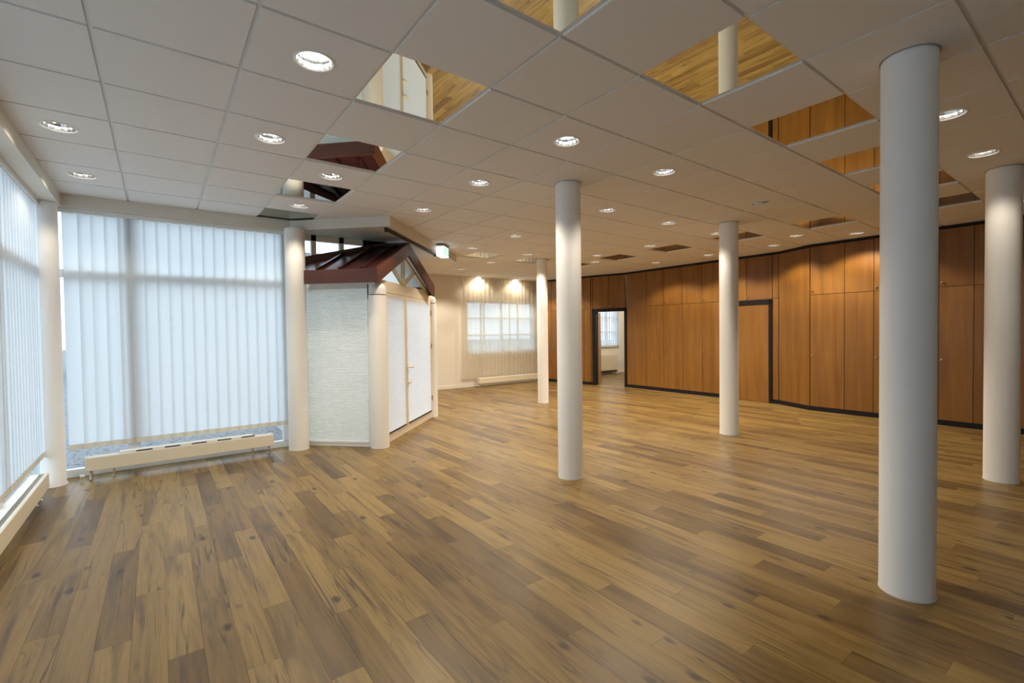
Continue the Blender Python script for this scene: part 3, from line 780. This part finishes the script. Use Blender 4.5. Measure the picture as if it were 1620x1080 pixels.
# flashing board where the slope meets the wall
MB().slab([bl+Vector((0, -.012, .085)), bk+Vector((0, -.012, .035)), bk+Vector((0, -.012, -.03)), bl+Vector((0, -.012, -.04))], .02).build('flashing', 'maroon', ves)
lin = Vector((0, 0, -.045))
MB().slab([sp(7.95, -3.56, zroof(7.95))+lin, sp(9.42, -3.56, ZR)+lin, bk+lin, bl+lin+Vector((.05, 0, 0)), sp(7.95, 2*1.62-7.95, zroof(7.95))+lin], .012).build('roof_lining', 'white_paint', ves)  # white lining added to lighten the view through the gable panes
MB().slab([sp(9.42, -3.56, ZR)+lin, sp(10.9, -3.56, zroof(10.9))+lin, sp(10.9, -4.08, zroof(10.9))+lin, sp(9.42, -4.08, ZR)+lin], .012).build('roof_lining', 'white_paint', ves)
# eave board and bargeboards
MB().bar(sp(7.80, -3.5, ZE-.075), sp(7.80, 2*1.487-7.80, ZE-.075), .03, .17).build('eave_board', 'maroon', ves)
MB().bar(sp(11.04, -3.5, ZE-.075), sp(11.04, -4.05, ZE-.075), .03, .17).build('eave_board', 'maroon', ves)
def barge(a, b):
    z = Vector((0, 0, .185)); o = Vector((q, -q, 0))*.02
    m = MB(); v = [a+o, b+o, b+o-z, a+o-z, a-o, b-o, b-o-z, a-o-z]
    m.add(v, [(0, 1, 2, 3), (7, 6, 5, 4), (0, 4, 5, 1), (1, 5, 6, 2), (2, 6, 7, 3), (3, 7, 4, 0)])
    m.build('bargeboard', 'maroon', ves)
e = Vector((0, 0, .02))
barge(sp(7.78, -3.48, ZE-.012)+e, gr+Vector((0, 0, .03))); barge(sp(11.06, -3.48, ZE-.012)+e, gr+Vector((0, 0, .03)))
# gable glazing: king post, two struts, pane
gp = -3.62
def gpt(s, z): return sp(s, gp, z)
zb_ = 2.19
MB().slab([gpt(8.0, zb_), gpt(10.84, zb_), gpt(9.42, 2.62)], .008).build('gable_pane', 'glass', ves)
nb = Vector((q, -q, 0))
for a, b, w in ((gpt(9.42, zb_), gpt(9.42, 2.60), .045), (gpt(9.38, zb_+.01), gpt(8.78, 2.42), .04), (gpt(9.46, zb_+.01), gpt(10.06, 2.42), .04),
                (gpt(8.0, zb_+.005), gpt(9.42, 2.61), .05), (gpt(10.84, zb_+.005), gpt(9.42, 2.61), .05)):
    MB().bar(a, b, .05, w, nb.cross((b-a).normalized())).build('gable_bar', 'cream_paint', ves)
# clerestory above the roof, in the plane of the front glazing
cl = thing('window_5', 'low clerestory window strip above the vestibule roof', None, (2.1, YW, 2.45), kind='structure')
for x0, x1 in ((1.40, 1.585), (1.69, 1.755), (2.065, 2.13), (2.40, 2.75)): MB().box(x0, x1, YW-.03, YW+.03, 2.38, HC-CD).build('mullion', 'cream_paint', cl)
MB().box(1.40, 2.75, YW-.03, YW+.03, 2.755, HC-CD).build('head', 'cream_paint', cl)
MB().slab([(1.40, YW-.03, 2.36), (2.75, YW-.03, 2.74), (2.75, YW-.03, 2.80), (1.40, YW-.03, 2.46)], .06).build('sill', 'cream_paint', cl)
for x0, x1 in ((1.58, 1.70), (1.75, 2.07), (2.125, 2.41)): MB().box(x0, x1, YW-.004, YW+.004, 2.42, 2.76).build('pane', 'glass', cl)
struct('wall_over_entrance', MB().prism([(2.74, YW-.02), (2.74, YW+.06), (3.80, 7.98), (3.87, 7.95)], 2.775, HC-CD), 'wall_cream')
MB().slab([(2.76, YW+.03, 2.775), (3.85, 7.96, 2.775), (3.85, 7.96, 2.30), (2.76, YW+.03, 2.72)], .008).build('pane', 'glass', cl)  # added pane; opening left here so sky brightens the gable glazing
struct('floor_entrance', MB().prism([(1.5, 6.86), (2.35, 6.0), (3.8, 7.5), (4.0, 8.2), (3.2, 9.0), (1.5, 8.6)], -.14, -.006), 'concrete')

# ------------------------------------------------------------------ exit sign and dark rail on the bulkhead
B0 = Vector((2.37, 5.69)); BD = Vector((q, q)); BN = Vector((q, -q))
ex = thing('exit_sign', 'lit white and green emergency exit sign on the bulkhead edge', 'exit sign', (3.82, 7.06, HC-.2))
U = 1.92
MB().obox(B0, BD, BN, U-.01, U+.31, .0, .145, HC-.045, HC-.012).build('housing', 'concrete', ex, bevel=.004)
MB().obox(B0, BD, BN, U, U+.30, .005, .135, HC-.20, HC-.045).build('light_box', 'sign_white', ex, bevel=.004)
m = MB().obox(B0, BD, BN, U+.015, U+.285, .1355, .138, HC-.185, HC-.06); gf = m.build('green_face', 'sign_green', ex)
m = MB()
m.obox(B0, BD, BN, U+.19, U+.25, .138, .1392, HC-.175, HC-.075)              # doorway
m.obox(B0, BD, BN, U+.125, U+.150, .138, .1392, HC-.145, HC-.105); m.obox(B0, BD, BN, U+.13, U+.146, .138, .1392, HC-.098, HC-.082)   # running figure
m.obox(B0, BD, BN, U+.105, U+.128, .138, .1392, HC-.175, HC-.145); m.obox(B0, BD, BN, U+.148, U+.170, .138, .1392, HC-.172, HC-.150)
m.obox(B0, BD, BN, U+.150, U+.175, .138, .1392, HC-.125, HC-.112); m.obox(B0, BD, BN, U+.04, U+.09, .138, .1392, HC-.132, HC-.118)
m.build('pictogram', 'sign_print', gf)
rl = thing('curtain_track', 'dark brown track under the bulkhead edge before the vestibule', 'track', (3.2, 6.6, HC-CD-.03))
MB().obox(B0, BD, BN, .05, 2.15, -.105, -.06, HC-CD-.034, HC-CD-.001).build('track', 'dark_slot', rl, bevel=.003)
MB().obox(B0, BD, BN, .06, .09, -.10, -.065, HC-CD-.055, HC-CD-.034).build('end_stop', 'dark_slot', rl)
MB().obox(B0, BD, BN, 2.11, 2.14, -.10, -.065, HC-CD-.05, HC-CD-.034).build('end_stop', 'dark_slot', rl)

# ------------------------------------------------------------------ outdoors
struct('ground_outside', MB().box(-60, 60, -40, 80, -.22, -.145), 'setts')
struct('pavement_outside', MB().prism([(-14, -3), (XL-.1, -3), (XL-.1, 6.9), (1.5, 6.9), (1.5, 14), (-14, 14)], -.144, -.03), 'setts')
def house(name, label, x0, x1, y0, y1, ze, zr, axis='x'):
    t = thing(name, label, 'house', ((x0+x1)/2, (y0+y1)/2, -.14))
    MB().box(x0, x1, y0, y1, -.14, ze).build('walls', 'facade', t)
    o = .4
    if axis == 'x':
        ym = (y0+y1)/2
        m = MB(); m.add([(x0-o, y0-o, ze-.1), (x1+o, y0-o, ze-.1), (x1+o, y1+o, ze-.1), (x0-o, y1+o, ze-.1), (x0-o, ym, zr), (x1+o, ym, zr)],
                        [(0, 1, 5, 4), (2, 3, 4, 5), (0, 4, 3), (1, 2, 5), (3, 2, 1, 0)])
    else:
        xm = (x0+x1)/2
        m = MB(); m.add([(x0-o, y0-o, ze-.1), (x0-o, y1+o, ze-.1), (x1+o, y1+o, ze-.1), (x1+o, y0-o, ze-.1), (xm, y0-o, zr), (xm, y1+o, zr)],
                        [(0, 1, 5, 4), (2, 3, 4, 5), (0, 4, 3), (1, 2, 5), (3, 2, 1, 0)])
    m.build('roof', 'roof_tiles', t)
    w = x1-x0 if axis == 'x' else y1-y0
    for k in range(int(w/2.4)):
        for z in ((.9, 2.2),):
            if z[1] > ze-.3: continue
            u = (x0 if axis == 'x' else y0)+1.0+k*2.4
            if axis == 'x':
                f = MB().box(u, u+1.1, y0-.04, y0+.05, z[0], z[1]).build('window', 'frame_white', t)
                MB().box(u+.08, u+1.02, y0-.05, y0-.03, z[0]+.08, z[1]-.08).build('pane', 'dark_glass', f)
            else:
                f = MB().box(x1-.05, x1+.04, u, u+1.1, z[0], z[1]).build('window', 'frame_white', t)
                MB().box(x1+.03, x1+.05, u+.08, u+1.02, z[0]+.08, z[1]-.08).build('pane', 'dark_glass', f)
    return t
house('house', 'low pale house with grey roof across the street seen above the vestibule', -2, 14, 24, 31, 3.4, 5.95, 'x')
house('house', 'pale house with grey roof beyond the left window', -26, -18, -4, 16, 3.6, 6.2, 'y')

# ------------------------------------------------------------------ labels of the setting
SETTING = {'wall_left': 'short cream wall beside the left glazing, behind the camera', 'wall_back': 'cream wall behind the camera',
 'wall_entrance': 'cream wall hidden behind the entrance vestibule', 'baseboard_far': 'white baseboard along the far cream wall',
 'wall_side_room_right': 'cream right wall of the side room seen through the doorway', 'wall_side_room_near': 'cream near wall of the side room',
 'floor_side_room': 'oak plank floor of the side room beyond the doorway', 'baseboard_side_room': 'white baseboard under the side room window',
 'wall_over_entrance': 'narrow cream wall strip above the vestibule roof', 'floor_entrance': 'grey floor inside the entrance vestibule',
 'ground_outside': 'grey cobbled street outside the windows', 'pavement_outside': 'grey stone sett pavement just outside the front glazing'}
for o in S.objects:
    if o.parent is None and o.get('kind') == 'structure':
        if o.name in SETTING: o['label'] = SETTING[o.name]
        w = o.name.split('_')[0]; o['category'] = {'trim': 'cornice', 'ground': 'ground', 'pavement': 'pavement'}.get(w, w)
